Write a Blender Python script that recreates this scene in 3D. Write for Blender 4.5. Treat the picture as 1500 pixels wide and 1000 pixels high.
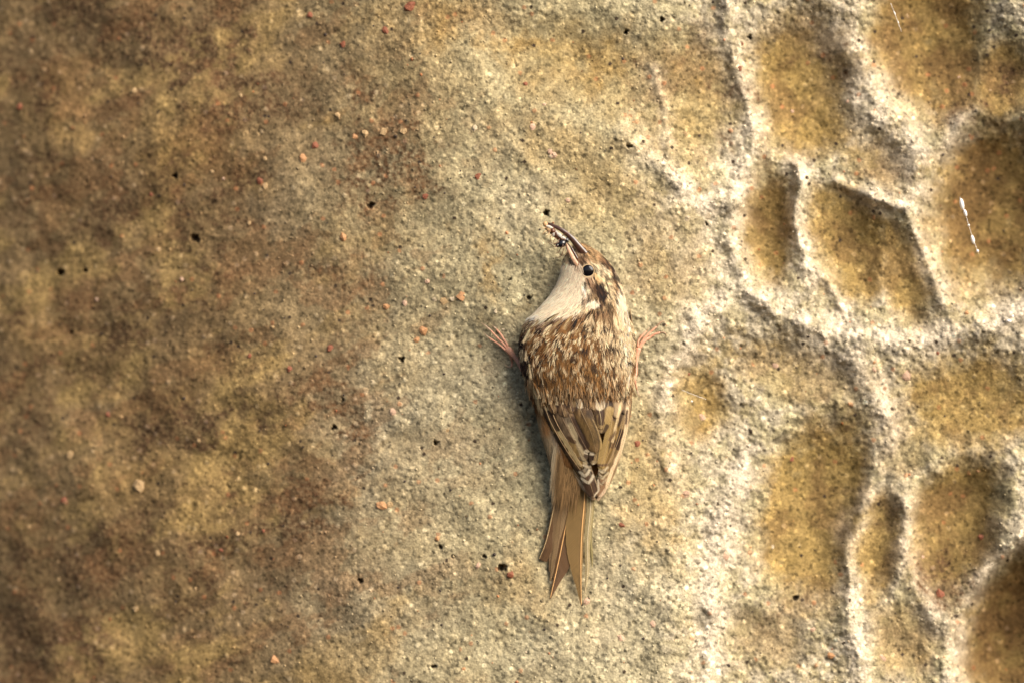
import bpy, math, random
import numpy as np
from mathutils import Vector

# ------------------------------------------------------------------ scene basics
for o in list(bpy.data.objects): bpy.data.objects.remove(o)
sc = bpy.context.scene
S = 0.000235                 # metres per photograph pixel (a 13 cm bird)
def W(x, y, d):              # x right, y down the face, d out of the face
    return ((x-750)*S, -d*S, (500-y)*S)

# camera
cam_d = bpy.data.cameras.new('camera'); cam = bpy.data.objects.new('camera', cam_d)
sc.collection.objects.link(cam); sc.camera = cam
DIST = 1.9
cam.location = (0, -DIST, 0); cam.rotation_euler = (math.radians(90), 0, 0)
cam_d.sensor_width = 36; cam_d.lens = 36*(DIST-40*S)/(1500*S)
cam_d.clip_start = 0.05; cam_d.clip_end = 100
cam_d.dof.use_dof = True; cam_d.dof.focus_distance = DIST-48*S; cam_d.dof.aperture_fstop = 4.2

# light
SUN = Vector((0.64, -0.58, 0.58)).normalized()      # towards the sun: right, out of the face, up
elev = math.asin(SUN.z); az = math.atan2(SUN.x, SUN.y)
w = bpy.data.worlds.new('World'); sc.world = w; w.use_nodes = True
wn = w.node_tree.nodes; wl = w.node_tree.links
sky = wn.new('ShaderNodeTexSky'); sky.sky_type = 'NISHITA'; sky.sun_disc = False
sky.sun_elevation = elev; sky.sun_rotation = az; sky.dust_density = 4.0; sky.air_density = 1.0
bg = wn['Background']; bg.inputs['Strength'].default_value = 0.088
wl.new(sky.outputs[0], bg.inputs['Color'])
sl = bpy.data.lights.new('sun', 'SUN'); so = bpy.data.objects.new('sun', sl)
sc.collection.objects.link(so)
sl.energy = 4.1; sl.angle = math.radians(54); sl.color = (1.0, 0.90, 0.755)
so.rotation_euler = SUN.to_track_quat('Z', 'Y').to_euler()
sc.view_settings.view_transform = 'Standard'; sc.view_settings.look = 'None'
sc.view_settings.exposure = 0.62; sc.view_settings.gamma = 1
sc.view_settings.use_curve_mapping = False

rng = np.random.default_rng(7); random.seed(7)
COL = sc.collection

# ------------------------------------------------------------------ numpy noise
_perm = rng.permutation(4096); _ang = rng.random(4096)*2*np.pi
_gx, _gy = np.cos(_ang), np.sin(_ang); _rv = rng.random(4096)
def hsh(ix, iy, s=0):
    return _perm[(_perm[(ix + s*131) & 4095] + iy*7) & 4095]
def perlin(x, y, s=0):
    x = np.asarray(x, float); y = np.asarray(y, float)
    ix = np.floor(x).astype(np.int64); iy = np.floor(y).astype(np.int64)
    fx = x-ix; fy = y-iy
    ux = fx*fx*fx*(fx*(fx*6-15)+10); uy = fy*fy*fy*(fy*(fy*6-15)+10)
    def g(a, b):
        h = hsh(ix+a, iy+b, s); return _gx[h]*(fx-a)+_gy[h]*(fy-b)
    a = g(0,0); b = g(1,0); c = g(0,1); d = g(1,1)
    return 1.5*((a+(b-a)*ux)*(1-uy)+(c+(d-c)*ux)*uy)
def fbm(x, y, sc_, o=4, s=0, gain=.5):
    r = 0; a = 1; f = 1/sc_
    for k in range(o):
        r = r+a*perlin(x*f+k*17.3, y*f+k*9.1, s+k); a *= gain; f *= 2.03
    return r
def worley(x, y, cell, s=0, jit=.9):
    X = x/cell; Y = y/cell
    ix = np.floor(X).astype(np.int64); iy = np.floor(Y).astype(np.int64)
    best = np.full(X.shape, 9.); bid = np.zeros(X.shape, np.int64)
    for a in (-1,0,1):
        for b in (-1,0,1):
            h = hsh(ix+a, iy+b, s)
            px = ix+a+.5+(_rv[h]-.5)*jit; py = iy+b+.5+(_rv[(h*3+11)&4095]-.5)*jit
            d = (X-px)**2+(Y-py)**2; m = d < best
            best = np.where(m, d, best); bid = np.where(m, h, bid)
    return np.sqrt(best), bid
def sstep(a, b, x):
    t = np.clip((x-a)/(b-a), 0, 1); return t*t*(3-2*t)
def blob(x, y, cx, cy, rx, ry, rot=0):
    c, s = math.cos(math.radians(rot)), math.sin(math.radians(rot))
    dx = x-cx; dy = y-cy
    return ((dx*c+dy*s)/rx)**2+((-dx*s+dy*c)/ry)**2
def polydist(x, y, pts):
    best = np.full(np.shape(x), 1e9)
    for (x0,y0),(x1,y1) in zip(pts[:-1], pts[1:]):
        dx, dy = x1-x0, y1-y0; L = dx*dx+dy*dy
        t = np.clip(((x-x0)*dx+(y-y0)*dy)/L, 0, 1)
        best = np.minimum(best, (x-x0-t*dx)**2+(y-y0-t*dy)**2)
    return np.sqrt(best)

# ------------------------------------------------------------------ rock relief
HOLLOWS = [  # cx, cy, rx, ry, rot, depth, rim level, power
 (1132,328,48,92,-4,46,0,2.4), (1243,352,66,104,-14,34,0,2.4), (1338,402,46,92,-22,26,-2,2.2),
 (1462,300,112,142,12,95,0,3.0), (1188,120,88,125,8,46,-4,2.2), (1372,50,100,130,-10,60,0,2.4),
 (1476,110,52,75,0,26,-6,2.0), (1300,235,66,46,20,16,-6,2.0), (1010,140,88,110,0,18,0,2.0),
 (1200,745,92,172,12,44,0,2.2), (1294,800,46,96,8,36,-4,2.2), (1404,775,76,128,14,52,-2,2.4),
 (1500,930,92,128,20,120,4,3.4), (1432,590,120,80,0,26,-6,2.0), (1026,590,46,72,4,20,-2,2.2),
 (1190,548,120,44,8,14,-4,2.0), (850,95,130,70,12,14,0,2.0), (900,300,110,70,30,9,0,2.0),
 (1330,940,66,70,0,16,-6,2.0), (1330,650,50,70,10,12,-8,2.0), (960,680,60,110,0,11,0,2.0),
 (985,380,70,80,0,12,0,2.0), (1130,940,70,60,0,12,-8,2.0)]
RIDGES = [  # pts, height, width
 ([(1055,-40),(1082,60),(1100,150),(1104,220),(1084,290),(1080,350),(1092,420),(1150,468),(1250,484),(1330,512),(1420,492),(1540,450)], 12, 13),
 ([(1172,240),(1174,330),(1187,390),(1240,455)], 15, 8),
 ([(1235,262),(1290,300),(1335,305),(1350,340),(1383,400),(1396,445)], 14, 8),
 ([(1415,175),(1378,245),(1345,302)], 12, 9),
 ([(1195,-30),(1238,60),(1265,120),(1310,190),(1350,235)], 13, 24),
 ([(915,185),(958,240),(1015,288),(1080,300)], 9, 13),
 ([(966,100),(974,160),(980,222)], 7, 7),
 ([(995,520),(978,560),(972,640),(986,700)], 11, 13),
 ([(1090,670),(1062,760),(1048,860),(1044,1040)], 14, 14),
 ([(1272,735),(1243,790),(1240,860),(1262,1000)], 12, 12),
 ([(1335,730),(1345,830),(1376,900)], 12, 13),
 ([(1540,770),(1445,850),(1418,915),(1408,1040)], 12, 10),
 ([(1240,500),(1275,575),(1310,640)], 11, 16),
 ([(1060,440),(1000,500),(1010,525)], 6, 14),
 ([(690,80),(716,140),(735,190),(800,262),(860,290)], 5, 13),
 ([(1090,420),(1160,470),(1260,520)], 6, 20)]
PITS = [(68,396,6.5,14),(107,394,4,10),(800,311,4.5,11),(735,833,6.5,12),(637,648,4,9),(246,253,4,8),(277,346,7,9),
 (918,44,4,9),(540,299,5,8),(776,436,4,7),(587,526,4.5,8),(486,627,4,7),(645,803,4,6),(663,816,3,5),(1101,50,3.5,6),(1037,327,3,6),
 (971,26,4,6),(922,213,4,6),(526,853,4,6),(85,486,4,6),(500,585,3,7),(745,409,3,6),(710,816,2.6,5),(634,979,4,6),(1170,880,4,6)]
def macro(x, y):
    wx = x+fbm(x,y,130,2,5)*10+fbm(x,y,26,2,95)*1.6; wy = y+fbm(x,y,130,2,25)*10+fbm(x,y,26,2,75)*1.6
    h = -235*np.clip((800-x)/800,0,4)**1.65 - 34*sstep(960,1090,wx) - 10*sstep(300,0,y)
    h = h + fbm(x,y,260,3,3)*12
    nh = fbm(x,y,55,4,241,.6); base = h.copy(); hol = np.zeros_like(h)
    for cx,cy,rx,ry,rot,dep,rim,pw in HOLLOWS:
        r = np.sqrt(blob(wx,wy,cx,cy,rx*1.08,ry*1.08,rot)); pw = 1+(pw-1)*.72
        b = base+rim+1.08*dep*(np.minimum(r,3)**pw-1)
        k = 10.0+0.30*dep
        t = np.clip(.5+.5*(b-h)/k,0,1)
        h = (b*(1-t)+h*t)-k*t*(1-t)
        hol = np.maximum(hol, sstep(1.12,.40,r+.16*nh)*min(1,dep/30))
    rd = np.zeros_like(h)
    for pts,a,wd in RIDGES:
        d = polydist(wx+fbm(x,y,60,1,61)*4, wy, pts)
        e = np.exp(-(d/(wd*1.0))**2); m = .9+.3*perlin(x/34,y/34,44)
        h = h+.74*a*e*m; rd = np.maximum(rd, np.exp(-(d/(wd*1.3+5))**2))
    return h, hol, rd
def relief(x, y):
    h, hol, rd = macro(x, y)
    rgt = sstep(820,1080,x)
    lump = fbm(x,y,48,4,11)
    h = h + lump*(2.2+3.2*rgt)*(1-.62*hol)
    h = h + fbm(x,y,15,3,13)*(.4+1.1*rgt)*(1-.65*hol)
    # smoother skin where the face is stained, open grain where it weathers
    rough = np.clip(.18+.20*sstep(380,700,x)+.22*rgt*(.3+1.4*np.clip(fbm(x,y,60,3,66)+.3,0,1)),0,1.0)*(1-.7*hol)
    d1, id1 = worley(x,y,4.3,1); d2, id2 = worley(x+3,y+7,9.5,2)
    h = h + (np.clip(1-d1*1.6,0,1)**.7)*1.35*rough*(.25+.75*_rv[(id1*5+3)&4095])
    h = h + np.where(_rv[(id2*3)&4095] > .62, np.sqrt(np.clip(1-(d2*2.3)**2,0,1))*2.9, 0)*rough
    h = h - np.where(_rv[(id2*3)&4095] < .06, np.clip(1-(d2*2.6)**2,0,1)*4.5, 0)*rough
    pit = np.zeros_like(h)
    for cx,cy,r,dep in PITS:
        e = np.clip(1.25-blob(x+perlin(x/5,y/5,9)*3,y+perlin(x/5,y/5,19)*3,cx,cy,r,r*.85),0,1)
        h = h-dep*1.5*e; pit = np.maximum(pit,e)
    return h, hol, rd, id1, id2, d2, lump, pit

STAINS = [ # cx,cy,rx,ry,rot,amount  (dark mineral and lichen stains)
 (230,60,150,50,15,.8),(340,120,60,60,30,.7),(300,160,40,60,0,.6),(560,225,66,85,10,1.0),(535,180,60,22,0,.5),(60,255,70,30,0,.7),
 (280,345,26,40,0,1.0),(270,430,46,70,10,.6),(120,330,60,26,-15,.6),(110,470,60,30,10,.6),(520,400,60,70,0,.45),(330,290,60,60,0,.35),
 (230,640,60,22,0,.7),(320,620,90,18,-22,.9),(500,600,24,70,-20,.8),(530,650,20,60,-25,.6),(420,740,80,34,-15,.9),(320,800,90,36,-12,.8),
 (180,760,60,34,0,.6),(110,830,90,50,0,.9),(60,960,90,50,0,.7),(20,580,40,90,0,.6),(30,110,40,90,20,.5),(440,560,90,16,-30,.4),
 (1220,85,20,20,0,.8),(1072,135,14,16,0,.8),(1090,205,14,12,0,.7),(1420,160,40,40,0,.5),(1480,125,26,20,0,.9),(1310,260,26,20,0,.5),
 (935,110,50,22,10,.5),(1230,620,16,14,0,.6),(1390,860,40,36,0,.9),(1150,900,70,22,-10,.5),(430,940,70,50,0,.4),(700,380,40,40,0,.15),
 (700,860,120,26,10,.2),(620,250,40,100,0,.3),(760,760,60,24,0,.2),(1010,60,60,40,0,.35)]
OCHRES = [(250,215,55,50,20,.9),(330,235,60,40,0,.5),(55,140,50,40,0,.6),(90,190,60,20,0,.5),(640,25,70,50,0,.9),(540,30,80,30,0,.5),
 (320,560,60,40,-20,.5),(230,600,60,30,0,.4),(420,650,60,40,0,.5),(770,65,60,22,10,1.0),(880,85,50,24,5,.9),(720,395,14,60,0,.7),(780,200,40,60,0,.5),
 (860,220,60,50,0,.5),(960,770,40,50,20,.7),(940,690,30,60,10,.5),(1020,560,24,26,0,.9),(760,860,60,40,0,.35),(60,480,70,50,0,.4),(280,740,70,40,0,.5),
 (1160,60,50,70,0,.5),(1120,510,80,30,0,.6),(1230,200,50,30,0,.6),(1430,560,90,60,0,.6),(1300,230,36,50,0,.6),(620,100,90,60,20,.4),(190,700,80,50,0,.4)]
PALES = [(600,640,110,130,10,.5),(860,960,150,60,0,.4),(760,290,50,40,30,.4),(560,900,140,80,0,.3),(900,480,90,60,0,.3),(700,560,90,60,0,.4),
 (920,860,90,70,0,.5),(1010,360,30,50,0,.6),(400,270,60,50,0,.2)]
def rock_colour(x, y, hol, rd, id1, id2, d2, lump, pit, h):
    n1 = fbm(x,y,70,5,31,.6); n2 = fbm(x,y,24,4,41,.6); n3 = fbm(x,y,130,4,51,.55)
    # warp so hand-placed stains break up into natural edges
    wx = x+fbm(x,y,60,4,81,.6)*42; wy = y+fbm(x,y,60,4,91,.6)*34
    st = np.zeros_like(x); oc = np.zeros_like(x); pa = np.zeros_like(x)
    for cx,cy,rx,ry,rot,a in STAINS: st = np.maximum(st, a*np.exp(-blob(wx,wy,cx,cy,rx,ry,rot)*.9))
    for cx,cy,rx,ry,rot,a in OCHRES: oc = np.maximum(oc, a*np.exp(-blob(wx,wy,cx,cy,rx,ry,rot)*.8))
    for cx,cy,rx,ry,rot,a in PALES: pa = np.maximum(pa, a*np.exp(-blob(wx,wy,cx,cy,rx,ry,rot)*.8))
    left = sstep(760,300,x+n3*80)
    xr = x*.88-y*.47; yr = x*.47+y*.88; ns = fbm(xr*.55,yr,95,5,131,.6); ny_ = fbm(xr*.5+300,yr,120,5,151,.6)
    base = np.array([.36,.312,.192])[None]*np.ones((x.size,1))
    def mix(a, col, t):
        t = np.clip(t,0,1).reshape(-1,1); return a*(1-t)+np.array(col)[None]*t
    c = base
    c = mix(c, (.205,.132,.062), left*.9)  # warm brown left face, with its turn from the sun painted darker
    c = mix(c, (.37,.235,.085), oc*.72+np.clip(n3*.5,0,.3)*.5)
    n4 = fbm(x,y,34,4,231,.6)
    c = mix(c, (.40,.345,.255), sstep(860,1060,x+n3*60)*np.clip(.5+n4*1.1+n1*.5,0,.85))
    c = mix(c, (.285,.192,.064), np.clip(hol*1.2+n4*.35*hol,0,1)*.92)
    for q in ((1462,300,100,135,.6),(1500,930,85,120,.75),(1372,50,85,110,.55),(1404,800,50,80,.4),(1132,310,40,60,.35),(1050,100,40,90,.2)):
        c = mix(c, (.15,.088,.036), min(1,q[4]*1.3)*hol*np.exp(-blob(wx,wy,q[0],q[1],q[2],q[3])*.7)*np.clip(.9+n1*.9,0,1))                      # browns the yellow skin of deep hollows, painting in their shade
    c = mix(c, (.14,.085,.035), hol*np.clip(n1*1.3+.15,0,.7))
    c = mix(c, (.47,.41,.31), pa*.55)
    c = mix(c, (.57,.49,.385), rd*np.clip(.6+n2*.4+n1*.3,0,.75)*sstep(850,1050,x)*(1-.5*hol))   # pale weathered ribs, with part of their sunlit brightness painted in
    st = np.clip(st*(1.15+n2*1.1+n1*.4)+left*np.clip(ns*1.7+n2*.4-.12,0,1)*.8,0,1)
    c = mix(c, (.088,.050,.026), st*np.clip(.72+.5*perlin(x/7,y/7,171)+.3*perlin(x/3.2,y/3.2,172),0,1))
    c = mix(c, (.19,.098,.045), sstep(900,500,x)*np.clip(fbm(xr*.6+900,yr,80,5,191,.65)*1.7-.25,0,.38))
    c = mix(c, (.33,.225,.09), left*np.clip(ny_*1.8-.02,0,.85)*(1-st))
    c = c*(1+.22*n2+.10*n1).reshape(-1,1)
    # single sand grains
    r = _rv[(id1*7+5)&4095]; k = .80+.40*r
    k = np.where(r > .93, 1.5, k); k = np.where(r < .07, .5, k)
    c = c*k.reshape(-1,1)
    r2 = _rv[(id2*11+1)&4095]; big = (d2 < .36)
    c = np.where((big & (r2 > .984)).reshape(-1,1), (.5*c+.5*np.array([.42,.17,.075])[None]*(.7+.6*r.reshape(-1,1))), c)
    c = np.where((big & (r2 > .955) & (r2 <= .984)).reshape(-1,1), c*1.6+.03, c)
    c = np.where((big & (r2 < .012) & (d2 < .28)).reshape(-1,1), np.array([.05,.035,.025])[None], c)
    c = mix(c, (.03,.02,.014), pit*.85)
    return np.clip(c, .012, .85)

# ------------------------------------------------------------------ materials
def mat(name, colour=None, attr=None, rough=.85, spec=.3, noise=None, bump=None, coat=0, trans=0, tint=.25):
    m = bpy.data.materials.new(name); m.use_nodes = True; nt = m.node_tree; N = nt.nodes; L = nt.links
    b = N['Principled BSDF']; b.inputs['Roughness'].default_value = rough
    b.inputs['Specular IOR Level'].default_value = spec; b.inputs['Coat Weight'].default_value = coat
    if attr:
        a = N.new('ShaderNodeAttribute'); a.attribute_name = attr; src = a.outputs['Color']
    else:
        a = N.new('ShaderNodeRGB'); a.outputs[0].default_value = (*colour,1); src = a.outputs[0]
    if noise:
        tc = N.new('ShaderNodeTexCoord'); t = N.new('ShaderNodeTexNoise')
        t.inputs['Scale'].default_value = noise; t.inputs['Detail'].default_value = 4
        L.new(tc.outputs['Object'], t.inputs['Vector'])
        r = N.new('ShaderNodeMapRange'); r.inputs['From Min'].default_value = .3; r.inputs['From Max'].default_value = .7
        r.inputs['To Min'].default_value = 1-tint; r.inputs['To Max'].default_value = 1+tint
        L.new(t.outputs[0], r.inputs['Value'])
        x = N.new('ShaderNodeVectorMath'); x.operation = 'MULTIPLY'
        L.new(src, x.inputs[0]); L.new(r.outputs[0], x.inputs[1]); src = x.outputs[0]
        if bump:
            bp = N.new('ShaderNodeBump'); bp.inputs['Strength'].default_value = bump[0]; bp.inputs['Distance'].default_value = bump[1]
            L.new(t.outputs[0], bp.inputs['Height']); L.new(bp.outputs[0], b.inputs['Normal'])
    L.new(src, b.inputs['Base Color'])
    if trans:
        tr = N.new('ShaderNodeBsdfTranslucent'); mx = N.new('ShaderNodeMixShader'); mx.inputs[0].default_value = trans
        L.new(src, tr.inputs[0]); out = N['Material Output']
        L.new(b.outputs[0], mx.inputs[1]); L.new(tr.outputs[0], mx.inputs[2]); L.new(mx.outputs[0], out.inputs[0])
    return m
M_ROCK = mat('sandstone', attr='Col', rough=.95, spec=.12, noise=1500, bump=(.6,.00035), tint=.34)
M_GRIT = mat('grit', attr='Col', rough=.7, spec=.35, noise=2200, bump=(.3,.0002), tint=.15)
M_BODY = mat('plumage_base', attr='Col', rough=.9, spec=.1, noise=1600, tint=.3)
M_BARB = mat('barbs', attr='Col', rough=.72, spec=.25, noise=2500, tint=.10, trans=.18)
M_HORN = mat('bill_horn', colour=(.055,.025,.017), rough=.16, spec=.6, noise=900, tint=.35, coat=.4)
M_HORNP = mat('bill_horn_pale', colour=(.50,.30,.19), rough=.3, spec=.5, noise=900, tint=.25)
M_SKIN = mat('leg_skin', colour=(.62,.30,.19), rough=.45, spec=.5, noise=1800, bump=(.5,.0002), tint=.22)
M_CLAW = mat('claw_horn', colour=(.42,.27,.17), rough=.3, spec=.6, noise=1500, tint=.3)
M_EYE = mat('eye_gloss', colour=(.006,.005,.006), rough=.09, spec=.3, noise=600, tint=.1, coat=.25)
M_RING = mat('eye_ring_skin', colour=(.50,.36,.20), rough=.7, noise=2500, tint=.2)
M_CHIT = mat('insect_shell', colour=(.010,.010,.013), rough=.15, spec=.7, noise=1500, tint=.3, coat=.6)
M_CHITB = mat('insect_shell_brown', colour=(.13,.05,.022), rough=.25, spec=.6, noise=1500, tint=.4)
M_LARVA = mat('insect_pale', colour=(.62,.40,.20), rough=.4, spec=.5, noise=2500, tint=.4, trans=.2)
M_WING = mat('insect_wing', colour=(.75,.70,.62), rough=.15, spec=.7, noise=2500, tint=.3, trans=.3)
M_SILK = mat('silk', colour=(.85,.80,.76), rough=.12, spec=.9, noise=2500, tint=.1, coat=.6)
def blade_mat():
    m = bpy.data.materials.new('feather_vane'); m.use_nodes = True; N = m.node_tree.nodes; L = m.node_tree.links
    b = N['Principled BSDF']; b.inputs['Roughness'].default_value = .55; b.inputs['Specular IOR Level'].default_value = .3
    a = N.new('ShaderNodeAttribute'); a.attribute_name = 'Col'
    q = N.new('ShaderNodeAttribute'); q.attribute_name = 'barb'
    t = N.new('ShaderNodeTexNoise'); t.noise_dimensions = '1D'; t.inputs['Scale'].default_value = .85; t.inputs['Detail'].default_value = 3
    L.new(q.outputs['Fac'], t.inputs['W'])
    r = N.new('ShaderNodeMapRange'); r.inputs['From Min'].default_value = .3; r.inputs['From Max'].default_value = .7
    r.inputs['To Min'].default_value = .62; r.inputs['To Max'].default_value = 1.38
    L.new(t.outputs[0], r.inputs['Value'])
    x = N.new('ShaderNodeVectorMath'); x.operation = 'MULTIPLY'
    L.new(a.outputs['Color'], x.inputs[0]); L.new(r.outputs[0], x.inputs[1]); L.new(x.outputs[0], b.inputs['Base Color'])
    bp = N.new('ShaderNodeBump'); bp.inputs['Strength'].default_value = .5; bp.inputs['Distance'].default_value = .0002
    L.new(t.outputs[0], bp.inputs['Height']); L.new(bp.outputs[0], b.inputs['Normal'])
    tr = N.new('ShaderNodeBsdfTranslucent'); mx = N.new('ShaderNodeMixShader'); mx.inputs[0].default_value = .15
    L.new(x.outputs[0], tr.inputs[0]); L.new(b.outputs[0], mx.inputs[1]); L.new(tr.outputs[0], mx.inputs[2])
    L.new(mx.outputs[0], N['Material Output'].inputs[0]); return m
M_BLADE = blade_mat()

# ------------------------------------------------------------------ mesh helpers
def link(name, me, m, parent=None):
    if m and not me.materials: me.materials.append(m)
    o = bpy.data.objects.new(name, me); COL.objects.link(o)
    if parent: o.parent = parent
    return o
def np_mesh(name, V, F, cols=None, smooth=True):
    """V (n,3) in pixel space x,y,d ; F list or (m,k) array"""
    V = np.asarray(V, float); P = np.empty_like(V)
    P[:,0] = (V[:,0]-750)*S; P[:,1] = -V[:,2]*S; P[:,2] = (500-V[:,1])*S
    me = bpy.data.meshes.new(name)
    if isinstance(F, np.ndarray):
        k = F.shape[1]; me.vertices.add(len(P)); me.vertices.foreach_set('co', P.astype(np.float32).ravel())
        me.loops.add(F.size); me.loops.foreach_set('vertex_index', F.astype(np.int32).ravel())
        me.polygons.add(len(F)); me.polygons.foreach_set('loop_start', np.arange(0,F.size,k,dtype=np.int32))
        me.update(calc_edges=True)
    else:
        me.from_pydata(P.tolist(), [], F); me.update()
    me.polygons.foreach_set('use_smooth', np.full(len(me.polygons), smooth))
    if cols is not None:
        at = me.color_attributes.new('Col', 'FLOAT_COLOR', 'POINT')
        c = np.ones((len(P),4), np.float32); c[:,:3] = cols; at.data.foreach_set('color', c.ravel())
    return me
def tube(pts, rad, n=8, cap=True):
    pts = [Vector(p) for p in pts]; V = []; F = []
    up = Vector((.12,.3,.95))
    for i,p in enumerate(pts):
        t = (pts[min(i+1,len(pts)-1)]-pts[max(i-1,0)]).normalized()
        a = t.cross(up); a = a.normalized() if a.length > 1e-4 else Vector((1,0,0)); b = t.cross(a)
        r = rad[i] if hasattr(rad,'__len__') else rad
        for k in range(n):
            q = p+(a*math.cos(k*2*math.pi/n)+b*math.sin(k*2*math.pi/n))*r; V.append(tuple(q))
    for i in range(len(pts)-1):
        for k in range(n):
            F.append((i*n+k, i*n+(k+1)%n, (i+1)*n+(k+1)%n, (i+1)*n+k))
    if cap: F.append(tuple(range(n))[::-1]); F.append(tuple((len(pts)-1)*n+k for k in range(n)))
    return V, F
def join(lst):
    V = []; F = []
    for v,f in lst:
        o = len(V); V += v; F += [tuple(i+o for i in q) for q in f]
    return V, F
def smooth_path(pts, n):
    P = np.array(pts, float); t = np.linspace(0,1,len(P)); T = np.linspace(0,1,n)
    out = np.empty((n,P.shape[1]))
    for j in range(P.shape[1]):
        # catmull-rom by hermite
        m = np.gradient(P[:,j], t); k = np.clip(np.searchsorted(t,T,side='right')-1,0,len(t)-2)
        h = t[k+1]-t[k]; u = (T-t[k])/h
        out[:,j] = (2*u**3-3*u**2+1)*P[k,j]+(u**3-2*u**2+u)*h*m[k]+(-2*u**3+3*u**2)*P[k+1,j]+(u**3-u**2)*h*m[k+1]
    return out
def sphere(c, r, rings=10, seg=14, sc3=(1,1,1), rot=0):
    V = []; F = []; cr, sr = math.cos(rot), math.sin(rot)
    for i in range(rings+1):
        th = math.pi*i/rings
        for k in range(seg):
            ph = 2*math.pi*k/seg
            x = math.sin(th)*math.cos(ph)*r*sc3[0]; y = math.cos(th)*r*sc3[1]; z = math.sin(th)*math.sin(ph)*r*sc3[2]
            V.append((c[0]+x*cr-y*sr, c[1]+x*sr+y*cr, c[2]+z))
    for i in range(rings):
        for k in range(seg):
            F.append((i*seg+k, i*seg+(k+1)%seg, (i+1)*seg+(k+1)%seg, (i+1)*seg+k))
    return V, F
def tag(o, label=None, cat=None, group=None, kind=None):
    if label: o['label'] = label
    if cat: o['category'] = cat
    if group: o['group'] = group
    if kind: o['kind'] = kind
    return o

# ------------------------------------------------------------------ the rock face
def axis(a, b, step, far):
    core = np.arange(a, b+.1, step); g = step*1.5; outer = []; p = 0
    while p < far: p += g; g *= 1.16; outer.append(p)
    outer = np.array(outer); return np.concatenate([a-outer[::-1], core, core[-1]+outer])
xs = axis(-36, 1536, 1.36, 2600); ys = axis(-30, 1030, 1.36, 2600)
gx, gy = np.meshgrid(xs, ys); X = gx.ravel(); Y = gy.ravel()
H, hol, rd, id1, id2, d2, lump, pit = relief(X, Y)
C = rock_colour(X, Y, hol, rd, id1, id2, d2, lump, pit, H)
nx, ny = len(xs), len(ys)
ii = (np.arange(ny-1)[:,None]*nx+np.arange(nx-1)[None]).ravel()
Fq = np.stack([ii, ii+nx, ii+nx+1, ii+1], 1)
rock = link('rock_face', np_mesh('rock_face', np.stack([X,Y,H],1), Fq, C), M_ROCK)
tag(rock, 'weathered buff sandstone face with honeycomb hollows on the right', kind='structure')
Hg = H.reshape(ny,nx)
def rock_h(x, y):
    i = int(np.clip(np.searchsorted(ys,y),1,ny-1)); j = int(np.clip(np.searchsorted(xs,x),1,nx-1))
    return float(Hg[i,j])

# pebbles set in the sandstone: every one a part of the face
def pebble_mesh(seed):
    r = random.Random(seed); V, F = sphere((0,0,0),1,4,7)
    o = [r.uniform(.62,1.18) for _ in V]
    P = [(v[0]*a, v[1]*a, v[2]*a) for v,a in zip(V,o)]
    top = P[0]; P[:7] = [top]*7; bot = P[-1]; P[-7:] = [bot]*7
    me = bpy.data.meshes.new('pebble'); me.from_pydata([(p[0],-p[2],-p[1]) for p in P],[],F)
    me.validate(); me.update(); me.polygons.foreach_set('use_smooth',[False]*len(me.polygons)); return me
PEB = {}
def pebble_of(kind, col):
    m = mat('pebble_'+kind, colour=col, rough=.6, spec=.4, noise=1500, bump=(.4,.0003), tint=.25)
    L_ = []
    for q in range(3):
        me = pebble_mesh(len(PEB)*5+q); me.materials.append(m); L_.append(me)
    PEB[kind] = L_
pebble_of('orange',(.46,.24,.11)); pebble_of('tan',(.42,.28,.14)); pebble_of('cream',(.50,.40,.27)); pebble_of('red',(.24,.08,.04)); pebble_of('pink',(.55,.36,.25))
PL = [(649,441,7.5,'tan'),(675,434,8.5,'orange'),(662,437,5,'cream'),(565,449,6,'orange'),(592,443,6,'pink'),(619,484,7.5,'orange'),(610,497,5,'orange'),
 (636,438,4.5,'cream'),(726,456,4,'cream'),(557,742,8,'orange'),(570,741,6,'tan'),(640,790,5,'orange'),(748,843,6,'red'),(860,882,7,'pink'),
 (1087,97,4,'red'),(458,209,6,'red'),(590,190,6,'tan'),(533,192,8,'tan'),(560,190,7,'tan'),(518,197,5,'orange'),(492,165,6,'tan'),
 (375,262,6,'red'),(384,270,5,'cream'),(500,346,7,'orange'),(440,228,6,'orange'),(184,125,6,'cream'),(76,740,7,'red'),(85,671,9,'cream'),(193,716,13,'tan'),
 (77,741,5,'cream'),(574,604,6,'pink'),(700,256,5,'red'),(623,286,5,'red'),(985,247,6,'pink'),(398,972,8,'orange'),(186,900,7,'cream'),(220,816,5,'cream'),
 (1032,613,7,'pink'),(1007,724,6,'pink'),(1063,816,7,'pink'),(910,936,7,'pink'),(912,770,5,'red'),(958,915,6,'pink'),(1285,540,6,'pink'),(1285,530,4,'orange'),
 (1333,548,8,'pink'),(1165,674,5,'red'),(1090,60,3.5,'red'),(1140,535,5,'pink'),(1195,925,6,'pink'),(1222,964,6,'orange'),(1298,968,6,'pink'),
 (1448,790,6,'red'),(1385,874,7,'red'),(1172,240,4,'cream'),(695,186,5,'cream'),(700,258,4,'red'),(780,185,5,'pink'),(806,220,5,'pink'),(812,226,5,'pink'),
 (833,292,5,'pink'),(1008,319,5,'cream'),(1038,315,5,'cream'),(5,145,6,'red'),(210,280,4,'red'),(655,630,4,'tan'),(935,650,5,'red'),
 (500,60,5,'red'),(563,41,6,'red'),(420,540,5,'red'),(600,5,9,'red'),(143,610,4,'red'),(450,15,6,'red'),(700,830,5,'pink'),(480,510,5,'red'),(770,120,4,'red')]
placed = list(PL)
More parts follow.
